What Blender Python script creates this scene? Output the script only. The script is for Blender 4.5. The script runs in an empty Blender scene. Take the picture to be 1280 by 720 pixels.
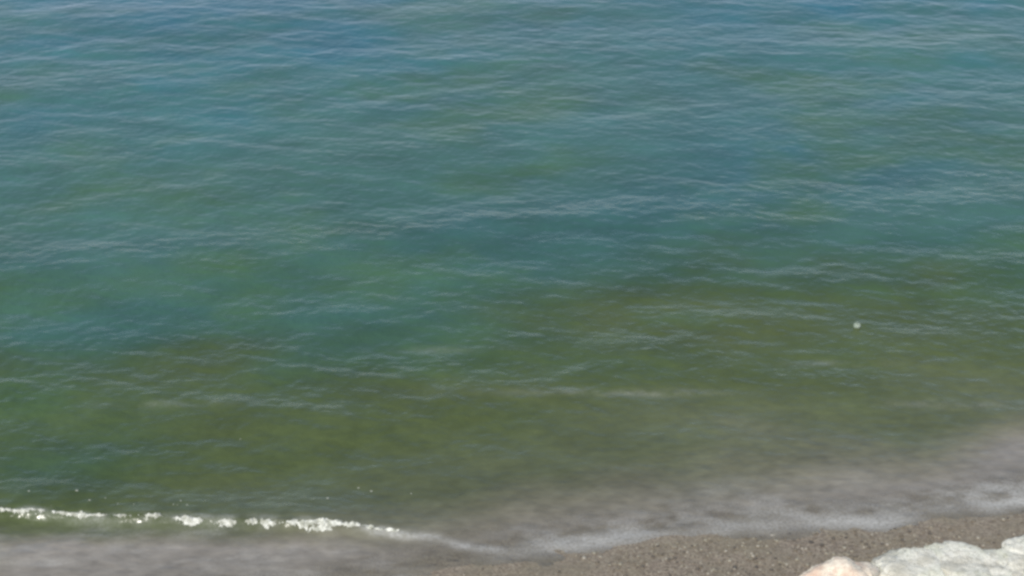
import bpy, bmesh, math, random
import numpy as np
from mathutils import Vector, noise

random.seed(4)
rng = np.random.default_rng(11)
sc = bpy.context.scene
col = sc.collection
R = math.radians

# ------------------------------------------------------------ camera
H = 12.4            # viewpoint on a low bluff, metres above the water
PITCH = 26.0        # degrees below the horizon
VF = 22.0
cam = bpy.data.cameras.new('camera')
cam.sensor_fit = 'VERTICAL'
cam.angle_y = R(VF)
cam.clip_start = 0.1
cam.clip_end = 20000
camo = bpy.data.objects.new('camera', cam)
camo.location = (0, 0, H)
camo.rotation_euler = (R(90 - PITCH), 0, 0)
col.objects.link(camo)
sc.camera = camo

# ------------------------------------------------------------ world, sun, exposure
SUN_EL, SUN_AZ = 48.0, 205.0     # azimuth clockwise from +Y; the sun stands behind the viewer, to the left
w = bpy.data.worlds.new('World')
sc.world = w
w.use_nodes = True
nt = w.node_tree
sky = nt.nodes.new('ShaderNodeTexSky')
sky.sky_type = 'NISHITA'
sky.sun_disc = False
sky.sun_elevation = R(SUN_EL)
sky.sun_rotation = R(SUN_AZ)
sky.air_density = 1.0
sky.dust_density = 0.2
sky.ozone_density = 1.0
nt.links.new(sky.outputs[0], nt.nodes['Background'].inputs[0])
nt.nodes['Background'].inputs[1].default_value = 0.115
sl = bpy.data.lights.new('sun', 'SUN')
sl.energy = 4.0
sl.angle = R(0.5)
sl.color = (1.0, 0.955, 0.89)
so = bpy.data.objects.new('sun', sl)
d = Vector((math.sin(R(SUN_AZ)) * math.cos(R(SUN_EL)), math.cos(R(SUN_AZ)) * math.cos(R(SUN_EL)), math.sin(R(SUN_EL))))
so.rotation_euler = d.to_track_quat('Z', 'Y').to_euler()
so.location = (0, -5, 30)
col.objects.link(so)
sc.view_settings.view_transform = 'Standard'
sc.view_settings.look = 'None'
sc.view_settings.exposure = 0.0
sc.view_settings.gamma = 1.0
sc.render.engine = 'CYCLES'
sc.cycles.use_denoising = True
sc.cycles.max_bounces = 6
sc.cycles.filter_width = 3.0      # the photograph is soft
sc.cycles.caustics_reflective = False
sc.cycles.caustics_refractive = False

# ------------------------------------------------------------ helpers
F = 360.0 / math.tan(R(VF / 2))


def at(px, py, z=0.0):
    """The point of the plane z seen at a pixel of the 1280 x 720 photograph (used to measure the place)."""
    cx, cy = (px - 640) / F, (360 - py) / F
    p = R(PITCH)
    dy = math.cos(p) + cy * math.sin(p)
    dz = -math.sin(p) + cy * math.cos(p)
    t = (z - H) / dz
    return (cx * t, dy * t)


def curve(pts, deg=None):
    w_ = sorted(at(*q) for q in pts)
    return np.array([q[0] for q in w_]), np.array([q[1] for q in w_])


def interp(c, x):
    """smooth interpolation (averaged linear) with flat-ish ends"""
    o = 0
    for k, wt in ((-.5, .2), (-.25, .2), (0, .2), (.25, .2), (.5, .2)):
        o = o + wt * np.interp(x + k, c[0], c[1])
    return o


def lattice(n, seed):
    return np.random.default_rng(seed).random((n, n))


def vnoise(x, y, seed, n=256):
    """smooth value noise in numpy, about -1..1"""
    g = lattice(n, seed)
    xi, yi = np.floor(x).astype(np.int64), np.floor(y).astype(np.int64)
    fx, fy = x - xi, y - yi
    fx = fx * fx * fx * (fx * (fx * 6 - 15) + 10)
    fy = fy * fy * fy * (fy * (fy * 6 - 15) + 10)
    a, b = g[xi % n, yi % n], g[(xi + 1) % n, yi % n]
    c, e = g[xi % n, (yi + 1) % n], g[(xi + 1) % n, (yi + 1) % n]
    return ((a * (1 - fx) + b * fx) * (1 - fy) + (c * (1 - fx) + e * fx) * fy) * 2 - 1


def fbm(x, y, seed, octv=4):
    o, a, s = 0, 1.0, 0
    for k in range(octv):
        ca, sa = math.cos(.6 + 1.1 * k), math.sin(.6 + 1.1 * k)       # turn every octave so that no lattice shows
        o = o + a * vnoise((x * ca - y * sa) * 2 ** k + 13.7 * k, (x * sa + y * ca) * 2 ** k + 5.1 * k, seed + k)
        s += a
        a *= .55
    return o / s * 1.6


def sm(a, b, x):
    t = np.clip((x - a) / (b - a), 0, 1)
    return t * t * (3 - 2 * t)


def tag(o, label=None, cat=None, group=None, kind=None):
    if label: o['label'] = label
    if cat: o['category'] = cat
    if group: o['group'] = group
    if kind: o['kind'] = kind
    return o


def link(name, me, mat=None, parent=None):
    o = bpy.data.objects.new(name, me)
    col.objects.link(o)
    if mat: me.materials.append(mat)
    if parent: o.parent = parent
    return o


def grid_mesh(name, X, Y, Z):
    ny, nx = X.shape
    me = bpy.data.meshes.new(name)
    co = np.stack([X, Y, Z], -1).reshape(-1, 3).astype(np.float32)
    i = (np.arange(ny - 1)[:, None] * nx + np.arange(nx - 1)[None, :]).reshape(-1)
    f = np.stack([i, i + 1, i + nx + 1, i + nx], -1).astype(np.int32)
    me.vertices.add(len(co)); me.vertices.foreach_set('co', co.ravel())
    me.loops.add(f.size); me.loops.foreach_set('vertex_index', f.ravel())
    me.polygons.add(len(f))
    me.polygons.foreach_set('loop_start', np.arange(len(f), dtype=np.int32) * 4)
    me.polygons.foreach_set('loop_total', np.full(len(f), 4, dtype=np.int32))
    me.update(calc_edges=True)
    me.polygons.foreach_set('use_smooth', np.ones(len(f), dtype=bool))
    return me


def attr_f(me, name, a):
    at_ = me.attributes.new(name, 'FLOAT', 'POINT')
    at_.data.foreach_set('value', np.ascontiguousarray(a, dtype=np.float32).ravel())


def attr_c(me, name, a):
    at_ = me.attributes.new(name, 'FLOAT_COLOR', 'POINT')
    a4 = np.concatenate([a, np.ones(a.shape[:-1] + (1,))], -1)
    at_.data.foreach_set('color', np.ascontiguousarray(a4, dtype=np.float32).ravel())


class N:
    """tiny node helper"""
    def __init__(s, name):
        s.m = bpy.data.materials.new(name); s.m.use_nodes = True
        s.t = s.m.node_tree; s.t.nodes.clear()
        s.out = s.t.nodes.new('ShaderNodeOutputMaterial')

    def n(s, ty, ins=None, **kw):
        q = s.t.nodes.new('ShaderNode' + ty)
        for k, v in kw.items(): setattr(q, k, v)
        for k, v in (ins or {}).items():
            if hasattr(v, 'is_output'): s.t.links.new(v, q.inputs[k])
            else: q.inputs[k].default_value = v
        return q

    def ramp(s, fac, stops):
        q = s.n('ValToRGB', {'Fac': fac})
        e = q.color_ramp.elements
        while len(e) < len(stops): e.new(.5)
        for k, (p, c) in enumerate(stops):
            e[k].position = p
            e[k].color = (c, c, c, 1) if isinstance(c, (int, float)) else (*c, 1)
        return q.outputs[0]

    def noise(s, vec, scale, detail=3, rough=.55, ty=None):
        return s.n('TexNoise', {'Vector': vec, 'Scale': scale, 'Detail': detail, 'Roughness': rough}).outputs[0]

    def mix(s, fac, a, b, blend='MIX'):
        q = s.n('Mix', data_type='RGBA', blend_type=blend)
        for sock, v in ((q.inputs[0], fac), (q.inputs[6], a), (q.inputs[7], b)):
            if hasattr(v, 'is_output'): s.t.links.new(v, sock)
            else: sock.default_value = v if isinstance(v, (int, float)) else (*v, 1)
        return q.outputs[2]

    def math(s, op, a, b=0.0, clamp=False):
        q = s.n('Math', {0: a, 1: b}, operation=op, use_clamp=clamp)
        return q.outputs[0]


# ------------------------------------------------------------ the shore, measured
SHORE = curve([(-500, 860), (-200, 835), (0, 800), (300, 765), (480, 738), (585, 712), (640, 698), (720, 690), (830, 677),
               (1000, 660), (1080, 664), (1130, 657), (1180, 645), (1280, 634), (1500, 610), (1900, 585)])
BREAK = curve([(-600, 618), (-250, 628), (0, 643), (60, 645), (130, 649), (200, 652), (300, 656), (370, 660), (440, 663),
               (520, 666), (580, 676), (620, 690), (700, 692)])


def shore_s(x, y):
    return y - interp(SHORE, x)


def beach_z(x, y):
    s = shore_s(x, y)
    z = np.where(s > 0, -.035 * s - .0022 * s ** 2 * np.exp(-s / 40), -.055 * s)
    z = np.where(s > 30, -1.6 - .02 * (s - 30), z)
    z = np.maximum(z, -14)
    z = np.where(s < -14, .77 + (-.10) * (s + 14), z)      # upper beach rises towards the bluff
    z = np.minimum(z, 3.0)
    near = np.exp(-np.maximum(s, 0) / 4)
    z = z + .012 * fbm(x * .9, y * 1.4, 90, 4) * near
    return z


# ------------------------------------------------------------ beach and sea floor: one sheet
ys = np.concatenate([np.linspace(-60, 10, 50)[:-1], np.linspace(10, 24, 360)[:-1], 24 * (9000 / 24) ** np.linspace(0, 1, 70)])
xs = np.concatenate([-9000 * (9000 / 14) ** -np.linspace(0, 1, 30)[:-1], np.linspace(-14, 14, 460)[:-1], 14 * (9000 / 14) ** np.linspace(0, 1, 30)])
X, Y = np.meshgrid(xs, ys)
me = grid_mesh('beach', X, Y, beach_z(X, Y))
b = N('wet_sand')
geo = b.n('NewGeometry')
pos = geo.outputs['Position']
attr_f(me, 'wet', sm(-5.5, -2.6, shore_s(X, Y) + .5 * fbm(X * .5, Y * .5, 71, 3)))
wet = b.n('Attribute', attribute_name='wet').outputs['Fac']
n1 = b.noise(pos, 1.3, 4)
n2 = b.noise(pos, 26, 3, .7)
n3 = b.noise(pos, 9, 3, .6)
c = b.ramp(n2, [(.34, (.10, .078, .055)), (.5, (.25, .20, .145)), (.68, (.38, .33, .25))])
c = b.mix(b.ramp(n1, [(.4, 0.0), (.62, .55)]), c, (.22, .19, .125))
c = b.mix(b.ramp(n3, [(.45, 0.0), (.7, .5)]), c, (.16, .125, .09))
dry = b.mix(b.ramp(n2, [(.3, 0.0), (.7, 1.0)]), (.30, .27, .21), (.44, .40, .33))
c = b.mix(wet, dry, c)
bh = b.math('ADD', b.math('MULTIPLY', n2, .6), n3)
bmp = b.n('Bump', {'Strength': .55, 'Distance': .03, 'Height': bh}).outputs[0]
rr = b.n('MapRange', {'Value': wet, 'To Min': .85, 'To Max': .42}).outputs[0]
pb = b.n('BsdfPrincipled', {'Base Color': c, 'Roughness': rr, 'Normal': bmp, 'IOR': 1.36})
b.t.links.new(pb.outputs[0], b.out.inputs[0])
beach = tag(link('beach', me, b.m), kind='structure')

# ------------------------------------------------------------ water
NY, NX = 1150, 760
yn = np.concatenate([np.linspace(8, 14, 40)[:-1],
                     H / np.tan(np.linspace(math.atan(H / 14), R(5.0), NY)),
                     (H / math.tan(R(5.0))) * (9000 / (H / math.tan(R(5.0)))) ** np.linspace(0, 1, 90)[1:]])
tt = np.linspace(-1, 1, NX)
tt = .52 * tt + 2.2 * np.sign(tt) * np.maximum(np.abs(tt) - .86, 0) ** 2 * 14
Y = np.repeat(yn[:, None], NX, 1)
X = (Y + 2) * tt[None, :]
s = shore_s(X, Y)
depth = np.clip(s, 0, None)
dyrow = np.gradient(yn)[:, None]

Z = np.zeros_like(X)
# wind sea: many short crested wave trains, damped in the shallows and where the grid no longer resolves them
lams = np.exp(np.linspace(math.log(.22), math.log(5.0), 96))
for k, lam in enumerate(lams):
    th = R(rng.normal(-6, 42 if lam < 2 else 26))                 # travel direction, mostly towards the shore (-y)
    kx, ky = math.sin(th) * 2 * math.pi / lam, math.cos(th) * 2 * math.pi / lam
    slope = .028 * (1.0 if lam < .9 else (.9 / lam) ** .60)
    amp = slope * lam / (2 * math.pi) * rng.uniform(.6, 1.3)
    res = np.clip(lam / (np.maximum(dyrow, .03) * 3.2) - .6, 0, 1)
    if res.max() == 0: continue
    env = .55 + .75 * vnoise(X / (lam * 3.2) + k * 7.3, Y / (lam * 2.6) + k * 3.1, 200 + k)
    env = np.clip(env, 0, 1.6)
    ph = rng.uniform(0, 6.28)
    arg = kx * X + ky * Y + ph + .9 * vnoise(X / (lam * 5), Y / (lam * 5), 300 + k)
    w_ = np.sin(arg)
    Z += amp * env * res * (w_ + .18 * np.cos(2 * arg))
calm = sm(.0, 5.0, s) * .75 + .25
calm *= .75 + .35 * fbm(X * .07, Y * .13, 55, 3)                  # patches of rougher and smoother water
Z *= np.clip(calm, .05, 1.4)

# low swell running in, its crests parallel to the shore and sharper as it shoals
warp = .55 * fbm(X * .10, Y * .12, 31, 3)
sw = s + warp + .05 * X
for lam, a0, s0, s1, ph in ((3.7, .050, 2.2, 14, .4), (5.9, .075, 5, 60, 2.2)):
    a = a0 * sm(s0 * .5, s0 + 1.5, s) * (1 - sm(s1 * .6, s1 * 1.6, s))
    cr = .5 + .5 * np.sin(2 * math.pi * sw / lam + ph)
    Z += a * (cr ** 1.8 - .4) * np.clip(.75 + .6 * vnoise(X * .16 + 9, Y * .3, 61), .15, 1.5)

# the little breaker: steep towards the shore, gentle behind, running out to the right
yb = interp(BREAK, X) + .05 * vnoise(X * 1.6, Y * 0, 15) + .03 * vnoise(X * 5, Y * 0, 16)
ub = Y - yb
xe = at(600, 680)[0]
run = 1 - sm(xe - 2.6, xe + .2, X)
hb = .125 * run * (.8 + .3 * vnoise(X * 1.3, X * 0, 17))
prof = np.where(ub < 0, np.exp(-(ub / .10) ** 2), np.exp(-(ub / .75) ** 2))
Z += hb * prof
# thin swash in front of it
Z += np.where(s < 3, .004 * fbm(X * 2.2, Y * 5.0, 41, 4), 0)

bz = beach_z(X, Y)
film = sm(-.22, .22, s + .10 * fbm(X * 1.2, Y * 1.2, 8, 3))
Z = np.where(s < 3, np.maximum(Z, bz + .010 * film * 1.0 - .03 * (1 - film)), Z)
Z = np.where(s < -.4, bz - .06, Z)

# water body colour: suspended sand at the edge, weed-green shallows, blue-green offshore
P = np.array
stops = [(-1, (.310, .282, .238)), (.6, (.310, .282, .238)), (.95, (.245, .225, .170)), (1.45, (.170, .168, .108)), (2.1, (.112, .126, .065)),
         (4.0, (.080, .102, .038)), (6.2, (.060, .092, .038)), (8.2, (.047, .096, .058)), (10.5, (.045, .110, .086)),
         (16, (.056, .132, .110)), (24, (.052, .142, .132)), (30, (.030, .136, .172)), (9000, (.018, .098, .150))]
big = fbm(X * .12, Y * .16, 77, 4)
mid = fbm(X * .45, Y * .55, 83, 4)
# patches: sand bar, weed beds, painted dark swell fronts and the murkier corner to the right
se = s + big * np.clip(s * .22, .25, 4.5) + mid * np.clip(s * .14, .12, 2.2)
se = se - .015 * np.clip(X, 0, 9) * sm(1, 4, s) * (1 - sm(9, 16, s))


def patch(px, py, rx, ry, amt):
    x0, y0 = at(px, py)
    return amt * np.exp(-((X - x0) / rx) ** 2 - ((Y - y0) / ry) ** 2)


se = se + patch(240, 455, 1.3, 1.0, -2.4)
se = se + patch(830, 395, 3.0, 1.2, -3.0) + patch(1130, 425, 2.5, 1.0, -.8) + patch(640, 490, 3.0, .45, -.9) + patch(900, 520, 2.0, .5, -.6)  # darker bands of the swell fronts, put into the body colour
se = se + patch(60, 590, 1.6, 1.0, 2.8) + patch(60, 400, 2.2, 1.6, 2.0) + patch(430, 350, 2.5, 1.5, 2.0)
se = se + patch(1290, 560, 1.1, .9, -.8) + patch(1130, 260, 4, 1.3, 6)
infront = 1 - sm(-.75, .02, ub + .12 * mid)
se = se * (1 - infront * run) + infront * run * (.55 + .35 * mid)        # stirred sand in front of the breaker
sp = P([q[0] for q in stops])
body = np.stack([np.interp(se, sp, P([q[1][c_] for q in stops])) for c_ in range(3)], -1)
# weed tint patches far out
wt = np.clip(fbm(X * .16 + 40, Y * .13, 120, 4), 0, 1) * sm(7, 14, s) * .55
body = body * (1 - wt[..., None]) + P([.066, .122, .072]) * wt[..., None]
bt = np.clip(fbm(X * .11 + 90, Y * .10, 140, 4), 0, 1) * sm(7, 14, s) * .5
body = body * (1 - bt[..., None]) + P([.030, .106, .136]) * bt[..., None]
ot = np.clip(fbm(X * .34 + 20, Y * .42, 150, 4) - .05, 0, 1) * sm(4, 8, s) * (.75 - .4 * sm(15, 26, s))
body = body * (1 - ot[..., None]) + P([.062, .125, .050]) * ot[..., None]
body = body * (1 + .13 * fbm(X * .8, Y * 1.3, 160, 4))[..., None]
body = body * (1 + .22 * fbm(X * 5, Y * 9, 165, 3) * np.exp(-np.maximum(s, 0) / 4))[..., None]

murk = sm(-.1, 1.3, s) * .75 + sm(1, 3.5, s) * .25
murk = np.maximum(murk, .25)
murk = np.maximum(murk, .75 * np.exp(-((ub) / .6) ** 2) * run)

# foam masks, with painted streak highlights (a film on the water; the thick foam is built as lumps below)
foam = np.zeros_like(X)
nz = fbm(X * 3.0, Y * 5.0, 19, 4)
# grey lacy edge of the swash to the right
sR = s + .07 * fbm(X * 1.5, Y * 2, 23, 3)
foam += .50 * np.exp(-((sR - .16) / .20) ** 2) * sm(at(560, 700)[0], at(700, 690)[0], X) * np.clip(.75 + .5 * vnoise(X * .8, Y * .4, 29), 0, 1.2)
foam += .28 * np.exp(-((sR - .45) / .35) ** 2) * sm(at(560, 700)[0], at(700, 690)[0], X) * np.clip(.5 + nz, 0, 1)
# pale run-out of the breaker
foam += .62 * np.exp(-((ub + .03) / .10) ** 2) * sm(at(420, 660)[0], at(480, 662)[0], X) * (1 - sm(at(590, 680)[0], at(650, 690)[0], X)) * np.clip(.7 + .5 * nz, 0, 1)
foam += .30 * np.exp(-((ub - .02) / .10) ** 2) * (1 - sm(at(420, 660)[0], at(500, 662)[0], X)) * np.clip(.3 + nz, 0, 1)
foam += .16 * np.clip(nz + .1, 0, 1) * np.exp(-((ub + .7) / .5) ** 2) * run
foam += patch(1240, 612, .9, .45, .22) * (.7 + .5 * nz) + patch(1080, 600, .5, .3, .12) + patch(920, 615, .9, .3, .16) * (.8 + .6 * nz)
foam += np.clip(fbm(X * .9, Y * 3.2, 433, 4) - .05, 0, 1) * .22 * (1 - sm(-.1, .1, ub)) * (X < at(620, 700)[0])
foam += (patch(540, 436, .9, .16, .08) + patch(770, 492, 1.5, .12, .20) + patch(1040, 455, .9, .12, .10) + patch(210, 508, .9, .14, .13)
         + patch(1190, 505, 1.2, .15, .12)) * np.clip(.8 + .9 * nz, .1, 1.5)  # long pale highlights of the swell backs, painted as film
foam = np.clip(foam, 0, 1)

wme = grid_mesh('water', X, Y, Z)
attr_c(wme, 'body', body)
attr_f(wme, 'murk', murk)
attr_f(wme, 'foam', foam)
attr_f(wme, 'rip', sm(.3, 5, s))
attr_f(wme, 'chop', sm(3, 45, s))     # ripples finer than the mesh are rougher further out
m = N('sea_water')
pos = m.n('NewGeometry').outputs['Position']
bodyc = m.n('Attribute', attribute_name='body').outputs['Color']
murkf = m.n('Attribute', attribute_name='murk').outputs['Fac']
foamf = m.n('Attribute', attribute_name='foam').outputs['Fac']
rip = m.n('Attribute', attribute_name='rip').outputs['Fac']
mp = m.n('Mapping', {'Vector': pos, 'Scale': (1.0, 1.35, 1.0), 'Rotation': (0, 0, R(4))}).outputs[0]
r1 = m.noise(mp, 3.4, 3, .55)
r2 = m.noise(mp, 1.1, 3, .6)
r0 = m.noise(mp, .35, 2, .5)
hh = m.math('ADD', m.math('MULTIPLY', r1, .13), m.math('ADD', m.math('MULTIPLY', r2, .15), m.math('MULTIPLY', r0, .18)))
st = m.n('MapRange', {'Value': rip, 'To Min': .26, 'To Max': .48}).outputs[0]
bmp = m.n('Bump', {'Strength': st, 'Distance': .6, 'Height': hh}).outputs[0]
dif = m.n('BsdfDiffuse', {'Color': bodyc, 'Normal': bmp}).outputs[0]
tr = m.n('BsdfTransparent', {'Color': (.90, .93, .90, 1)}).outputs[0]
under = m.n('MixShader', {0: murkf, 1: tr, 2: dif}).outputs[0]
chop = m.n('Attribute', attribute_name='chop').outputs['Fac']
rgh = m.n('MapRange', {'Value': chop, 'To Min': .22, 'To Max': .60}).outputs[0]
gl = m.n('BsdfGlossy', {'Color': (1, 1, 1, 1), 'Roughness': rgh, 'Normal': bmp}).outputs[0]
fr = m.n('Fresnel', {'IOR': 1.333, 'Normal': bmp}).outputs[0]
wsh = m.n('MixShader', {0: fr, 1: under, 2: gl}).outputs[0]
fn = m.noise(pos, 22, 4, .65)
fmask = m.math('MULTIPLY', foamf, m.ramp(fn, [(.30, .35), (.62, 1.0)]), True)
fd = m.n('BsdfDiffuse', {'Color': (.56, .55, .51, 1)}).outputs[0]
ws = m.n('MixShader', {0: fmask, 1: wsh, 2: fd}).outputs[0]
m.t.links.new(ws, m.out.inputs[0])
water = tag(link('water', wme, m.m), kind='structure')

# height of the water for anything that lies on it
from bisect import bisect


def water_z(x, y):
    j = min(max(bisect(list(yn), y) - 1, 0), len(yn) - 2)
    row = X[j]
    i = int(np.argmin(np.abs(row - x)))
    return float(Z[j, i])


# ------------------------------------------------------------ foam: lumps of froth along the breaker
def lump_template(seed, sub=1):
    bm = bmesh.new()
    bmesh.ops.create_icosphere(bm, subdivisions=sub, radius=1)
    for v in bm.verts:
        v.co *= 1 + .25 * noise.noise(v.co * 1.7 + Vector((seed * 9.1, 0, 0)))
    co = np.array([v.co[:] for v in bm.verts]); fc = np.array([[v.index for v in f.verts] for f in bm.faces])
    bm.free()
    return co, fc


def lumps(name, items, mat, tmpl, flat=.5):
    """items: x, y, z, rx, ry, rz -> one joined mesh"""
    vs, fs, base = [], [], 0
    for k, (x, y, z, rx, ry, rz_) in enumerate(items):
        co, fc = tmpl[k % len(tmpl)]
        a = random.uniform(0, 6.28)
        c_, s_ = math.cos(a), math.sin(a)
        q = co.copy()
        q[:, 0], q[:, 1] = co[:, 0] * c_ - co[:, 1] * s_, co[:, 0] * s_ + co[:, 1] * c_
        vs.append(q * (rx, ry, rz_) + (x, y, z)); fs.append(fc + base); base += len(co)
    V, Fc = np.concatenate(vs), np.concatenate(fs)
    me_ = bpy.data.meshes.new(name)
    me_.from_pydata(V.tolist(), [], Fc.tolist())
    me_.polygons.foreach_set('use_smooth', np.ones(len(Fc), dtype=bool))
    return link(name, me_, mat)


f = N('sea_foam')
fp = f.n('NewGeometry').outputs['Position']
fcn = f.ramp(f.noise(fp, 14, 3, .6), [(.38, (.34, .34, .27)), (.64, (.74, .73, .64))])
fb = f.n('BsdfPrincipled', {'Base Color': fcn, 'Roughness': .8, 'Subsurface Weight': .0})
f.t.links.new(fb.outputs[0], f.out.inputs[0])
T1 = [lump_template(k) for k in range(6)]
# froth along the line, read off the photograph: (px, half width in m)
wpts = [(-300, .03), (-10, .035), (0, .06), (50, .065), (56, .02), (64, .06), (98, .07), (104, .05), (128, .06), (134, .015), (152, .015),
        (158, .04), (203, .045), (210, .05), (228, .05), (234, .075), (250, .07), (256, .01), (262, .035), (270, .02), (276, .065), (292, .065),
        (298, .0), (312, .02), (330, .045), (340, .02), (358, .045), (368, .085), (385, .12), (405, .14), (420, .10), (440, .06), (462, .03),
        (500, .012), (525, .0), (600, .0), (625, .0)]
wx = np.array([at(q[0], 655)[0] for q in wpts]); wv = np.array([q[1] for q in wpts])
fx = np.arange(wx[0], wx[-1], .009)
fv = np.arange(-.24, .26, .008)
FX, FV = np.meshgrid(fx, fv)
FY = interp(BREAK, FX) - .015 + FV
g1, g2, g3 = fbm(FX * 7, FY * 11, 401, 4), vnoise(FX * 40, FY * 50, 410), fbm(FX * 2.2, FY * 3, 420, 3)
hw = np.interp(FX, wx, wv) * np.interp(FX, [-3.4, -2.6, 0], [.68, .7, .65])
FM = hw * (1.0 + .55 * g3) - np.abs(FV + .03 * g3) + .045 * g1 + .018 * g2 - .008
FM = FM - .028 * np.clip(fbm(FX * 4.5, FX * 0 + 3, 450, 3) + .1, 0, 1) * (1 - sm(-1.95, -1.75, FX)) - .03 * sm(-.95, -.4, FX) * np.clip(.5 + g3, 0, 1)
FM = np.where(hw < .008, -1, FM)
FZ = np.interp(FY, yn, np.zeros_like(yn))
# height of the water below, looked up on the water grid
jj = np.clip(np.searchsorted(yn, FY) - 1, 0, len(yn) - 2)
tj = (FY - yn[jj]) / (yn[jj + 1] - yn[jj])
tq = FX / (FY + 2)
ii = np.clip(np.searchsorted(tt, tq) - 1, 0, NX - 2)
ti = np.clip((tq - tt[ii]) / (tt[ii + 1] - tt[ii]), 0, 1)
FZ = (Z[jj, ii] * (1 - ti) + Z[jj, ii + 1] * ti) * (1 - tj) + (Z[jj + 1, ii] * (1 - ti) + Z[jj + 1, ii + 1] * ti) * tj
FT = np.clip(FM, 0, .1) ** .7 * (.17 + .14 * g1 + .10 * g2)
FZ = FZ + np.where(FM > -.012, FT + .003, -.02)
fme = grid_mesh('foam', FX, FY, FZ)
bmf = bmesh.new(); bmf.from_mesh(fme)
keep = (FM > -.012).ravel()
bmf.verts.ensure_lookup_table()
bmesh.ops.delete(bmf, geom=[v for v in bmf.verts if not keep[v.index]], context='VERTS')
bmf.to_mesh(fme); bmf.free()
foam_o = link('foam', fme, f.m)
tag(foam_o, 'broken line of white froth on the small wave at lower left', 'sea foam', kind='stuff')

# flecks of froth drifting behind the wave
items = []
for _ in range(8):
    px, py = random.uniform(0, 560), random.gauss(600, 32)
    x, y = at(px, min(py, 640))
    r = random.uniform(.006, .016)
    items.append((x, y, water_z(x, y), r * 1.8, r, r * .4))
for _ in range(9):
    x, y = at(random.uniform(-20, 260), random.uniform(628, 642))
    r = random.uniform(.005, .011)
    items.append((x, y, water_z(x, y), r * 1.6, r, r * .6))
fl = lumps('foam_flecks', items, f.m, T1)
tag(fl, 'scattered froth flecks on the green water behind the small wave', 'sea foam', kind='stuff')

# ------------------------------------------------------------ pebbles on the wet beach (nobody could count them)
pbm = N('pebble')
pp = pbm.n('NewGeometry')
pc = pbm.ramp(pp.outputs['Random Per Island'], [(0, (.07, .06, .05)), (.35, (.14, .115, .08)), (.6, (.22, .19, .14)), (.85, (.30, .27, .20)), (1, (.40, .36, .29))])
pw = pbm.n('BsdfPrincipled', {'Base Color': pc, 'Roughness': .45})
pbm.t.links.new(pw.outputs[0], pbm.out.inputs[0])
items = []
while len(items) < 9000:
    x = random.uniform(-9, 10)
    y = random.uniform(12.5, 18.6)
    s_ = float(shore_s(np.array([x]), np.array([y]))[0])
    if s_ > -.05 or s_ < -4.5: continue
    if noise.noise(Vector((x * .8, y * .8, 3))) < random.uniform(-.6, .35): continue
    r = random.choice((.010, .014, .018, .022, .03)) * random.uniform(.7, 1.2)
    items.append((x, y, 0, r, r * random.uniform(.6, 1), r * .55))
xa = np.array([i[0] for i in items]); ya = np.array([i[1] for i in items])
za = beach_z(xa, ya)
items = [(i[0], i[1], float(z) + i[5] * .3, *i[3:]) for i, z in zip(items, za)]
peb = lumps('pebbles', items, pbm.m, T1)
tag(peb, 'dark and grey wet pebbles scattered over the sand below the waterline', 'pebbles', kind='stuff')


# ------------------------------------------------------------ rocks
def rock_mat(name, light, mid_, dark, algae):
    r = N(name)
    tc = r.n('TexCoord').outputs['Object']
    g = r.n('NewGeometry')
    a = r.noise(tc, 2.2, 5, .6)
    b2 = r.noise(tc, 9, 4, .65)
    c3 = r.noise(tc, 40, 3, .6)
    cc = r.ramp(a, [(.33, dark), (.48, mid_), (.62, light)])
    cc = r.mix(r.ramp(b2, [(.50, 0.0), (.64, .7)]), cc, dark)
    cc = r.mix(r.ramp(c3, [(.50, 0.0), (.64, .65)]), cc, dark)
    cc = r.mix(r.ramp(r.noise(tc, 1.6, 3), [(.46, 0.0), (.62, algae)]), cc, (.30, .34, .20))
    z = r.n('SeparateXYZ', {0: g.outputs['Position']}).outputs[2]
    lo = r.math('ADD', z, r.math('MULTIPLY', a, .12))
    cc = r.mix(r.ramp(lo, [(.10, .55), (.20, 0.0)]), cc, (.10, .095, .06))
    h_ = r.math('ADD', r.math('MULTIPLY', b2, .8), r.math('MULTIPLY', c3, .25))
    bp = r.n('Bump', {'Strength': .6, 'Distance': .09, 'Height': h_}).outputs[0]
    p_ = r.n('BsdfPrincipled', {'Base Color': cc, 'Roughness': .85, 'Normal': bp})
    r.t.links.new(p_.outputs[0], r.out.inputs[0])
    return r.m


def rock(name, x, y, sx, sy, sz, seed, mat, rz=0.0, rough=.22, sub=5, sink=.25, blocky=.0):
    bm = bmesh.new()
    bmesh.ops.create_icosphere(bm, subdivisions=sub, radius=1)
    o = Vector((seed * 3.7, seed * 1.9, 0))
    for v in bm.verts:
        p = v.co.copy()
        if blocky:
            q = Vector([math.copysign(abs(t) ** (1 - blocky), t) for t in p])
            p = q * (1 / max(q.length ** .35, .2))
        n_ = noise.noise(p * 1.1 + o) * rough * 1.3 + noise.noise(p * 2.6 + o) * rough * .6 + noise.noise(p * 7 + o) * rough * .22 + noise.noise(p * 18 + o) * rough * .07
        cr_ = -.5 * rough * max(0, .12 - abs(noise.noise(p * 1.8 + o * 2))) / .12 * .35
        v.co = p * (1 + n_ + cr_)
        v.co.x *= sx; v.co.y *= sy; v.co.z *= sz
    me_ = bpy.data.meshes.new(name)
    bm.to_mesh(me_); bm.free()
    me_.polygons.foreach_set('use_smooth', np.ones(len(me_.polygons), dtype=bool))
    ob = link(name, me_, mat)
    z = float(beach_z(np.array([x]), np.array([y]))[0])
    ob.location = (x, y, z + sz * (1 - 2 * sink) * .5)
    ob.rotation_euler = (0, 0, rz)
    return ob


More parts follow.
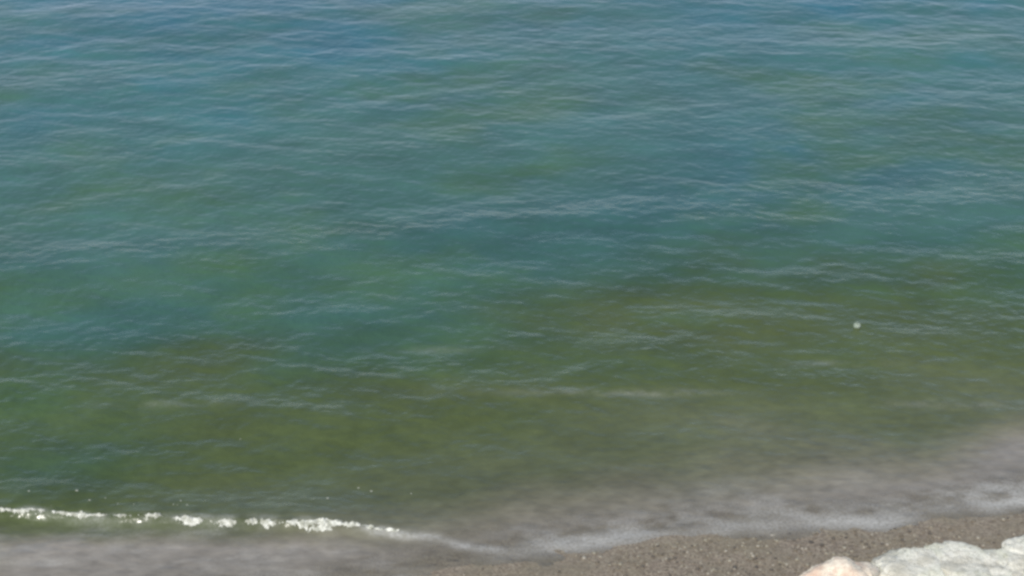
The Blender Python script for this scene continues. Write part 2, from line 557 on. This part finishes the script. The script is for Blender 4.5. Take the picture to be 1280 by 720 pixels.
cream = rock_mat('cream_limestone', (.88, .81, .66), (.84, .74, .58), (.60, .42, .31), .02)
pale = rock_mat('pale_limestone', (.86, .83, .72), (.76, .73, .62), (.42, .39, .30), .30)
x, y = at(1050, 749)
tag(rock('boulder', x, y, .62, .46, .36, 2.3, cream, .3, .26, 5, .25), 'cream coloured rounded boulder at the bottom edge, left of the pale rocks', 'rock')
defs = [
    (1140, 726, .56, .50, .12, 5.1, 'pale greyish white low rock directly right of the cream boulder'),
    (1214, 724, .66, .52, .13, 8.6, 'broad whitish mottled low rock between two other pale rocks by the waterline'),
    (1302, 716, .62, .54, .16, 3.2, 'greenish white low rock cut by the right edge of the photo'),
]
for px, py, sx, sy, sz, sd, lab in defs:
    x, y = at(px, py)
    tag(rock('shore_rock', x, y, sx, sy, sz, sd, pale, random.uniform(-.4, .4), .34, 6, .3, .3), lab, 'rock', 'pale rocks at the edge of the beach')

# ------------------------------------------------------------ the small pale float out on the green water
fm = N('float_paint')
fmp = fm.n('TexCoord').outputs['Object']
fmc = fm.ramp(fm.noise(fmp, 9, 3), [(.35, (.20, .25, .18)), (.6, (.36, .40, .32))])
fbs = fm.n('BsdfPrincipled', {'Base Color': fmc, 'Roughness': .5})
fm.t.links.new(fbs.outputs[0], fm.out.inputs[0])


def lathe(name, prof_, mat, parent, seg=24):
    vs = [(r_ * math.cos(2 * math.pi * k / seg), r_ * math.sin(2 * math.pi * k / seg), z_) for r_, z_ in prof_ for k in range(seg)]
    n_ = len(prof_)
    fs = [(i * seg + k, i * seg + (k + 1) % seg, (i + 1) * seg + (k + 1) % seg, (i + 1) * seg + k) for i in range(n_ - 1) for k in range(seg)]
    fs += [tuple(range(seg))[::-1], tuple((n_ - 1) * seg + k for k in range(seg))]
    me_ = bpy.data.meshes.new(name); me_.from_pydata(vs, [], fs)
    me_.polygons.foreach_set('use_smooth', np.ones(len(fs), dtype=bool))
    return link(name, me_, mat, parent)


x, y = at(1071, 409)
root = bpy.data.objects.new('float', None); col.objects.link(root)
root.location = (x, y, water_z(x, y) + .02); root.rotation_euler = (R(8), R(-6), 0); root.scale = (.6, .6, .6)
tag(root, 'small pale float alone on the green water at right', 'float')
lathe('float_body', [(.02, -.09), (.07, -.075), (.105, -.03), (.115, .02), (.10, .065), (.065, .095), (.03, .105)], fm.m, root)
lathe('neck', [(.026, .102), (.024, .13), (.030, .135), (.030, .15), (.010, .155)], fm.m, root, 12)
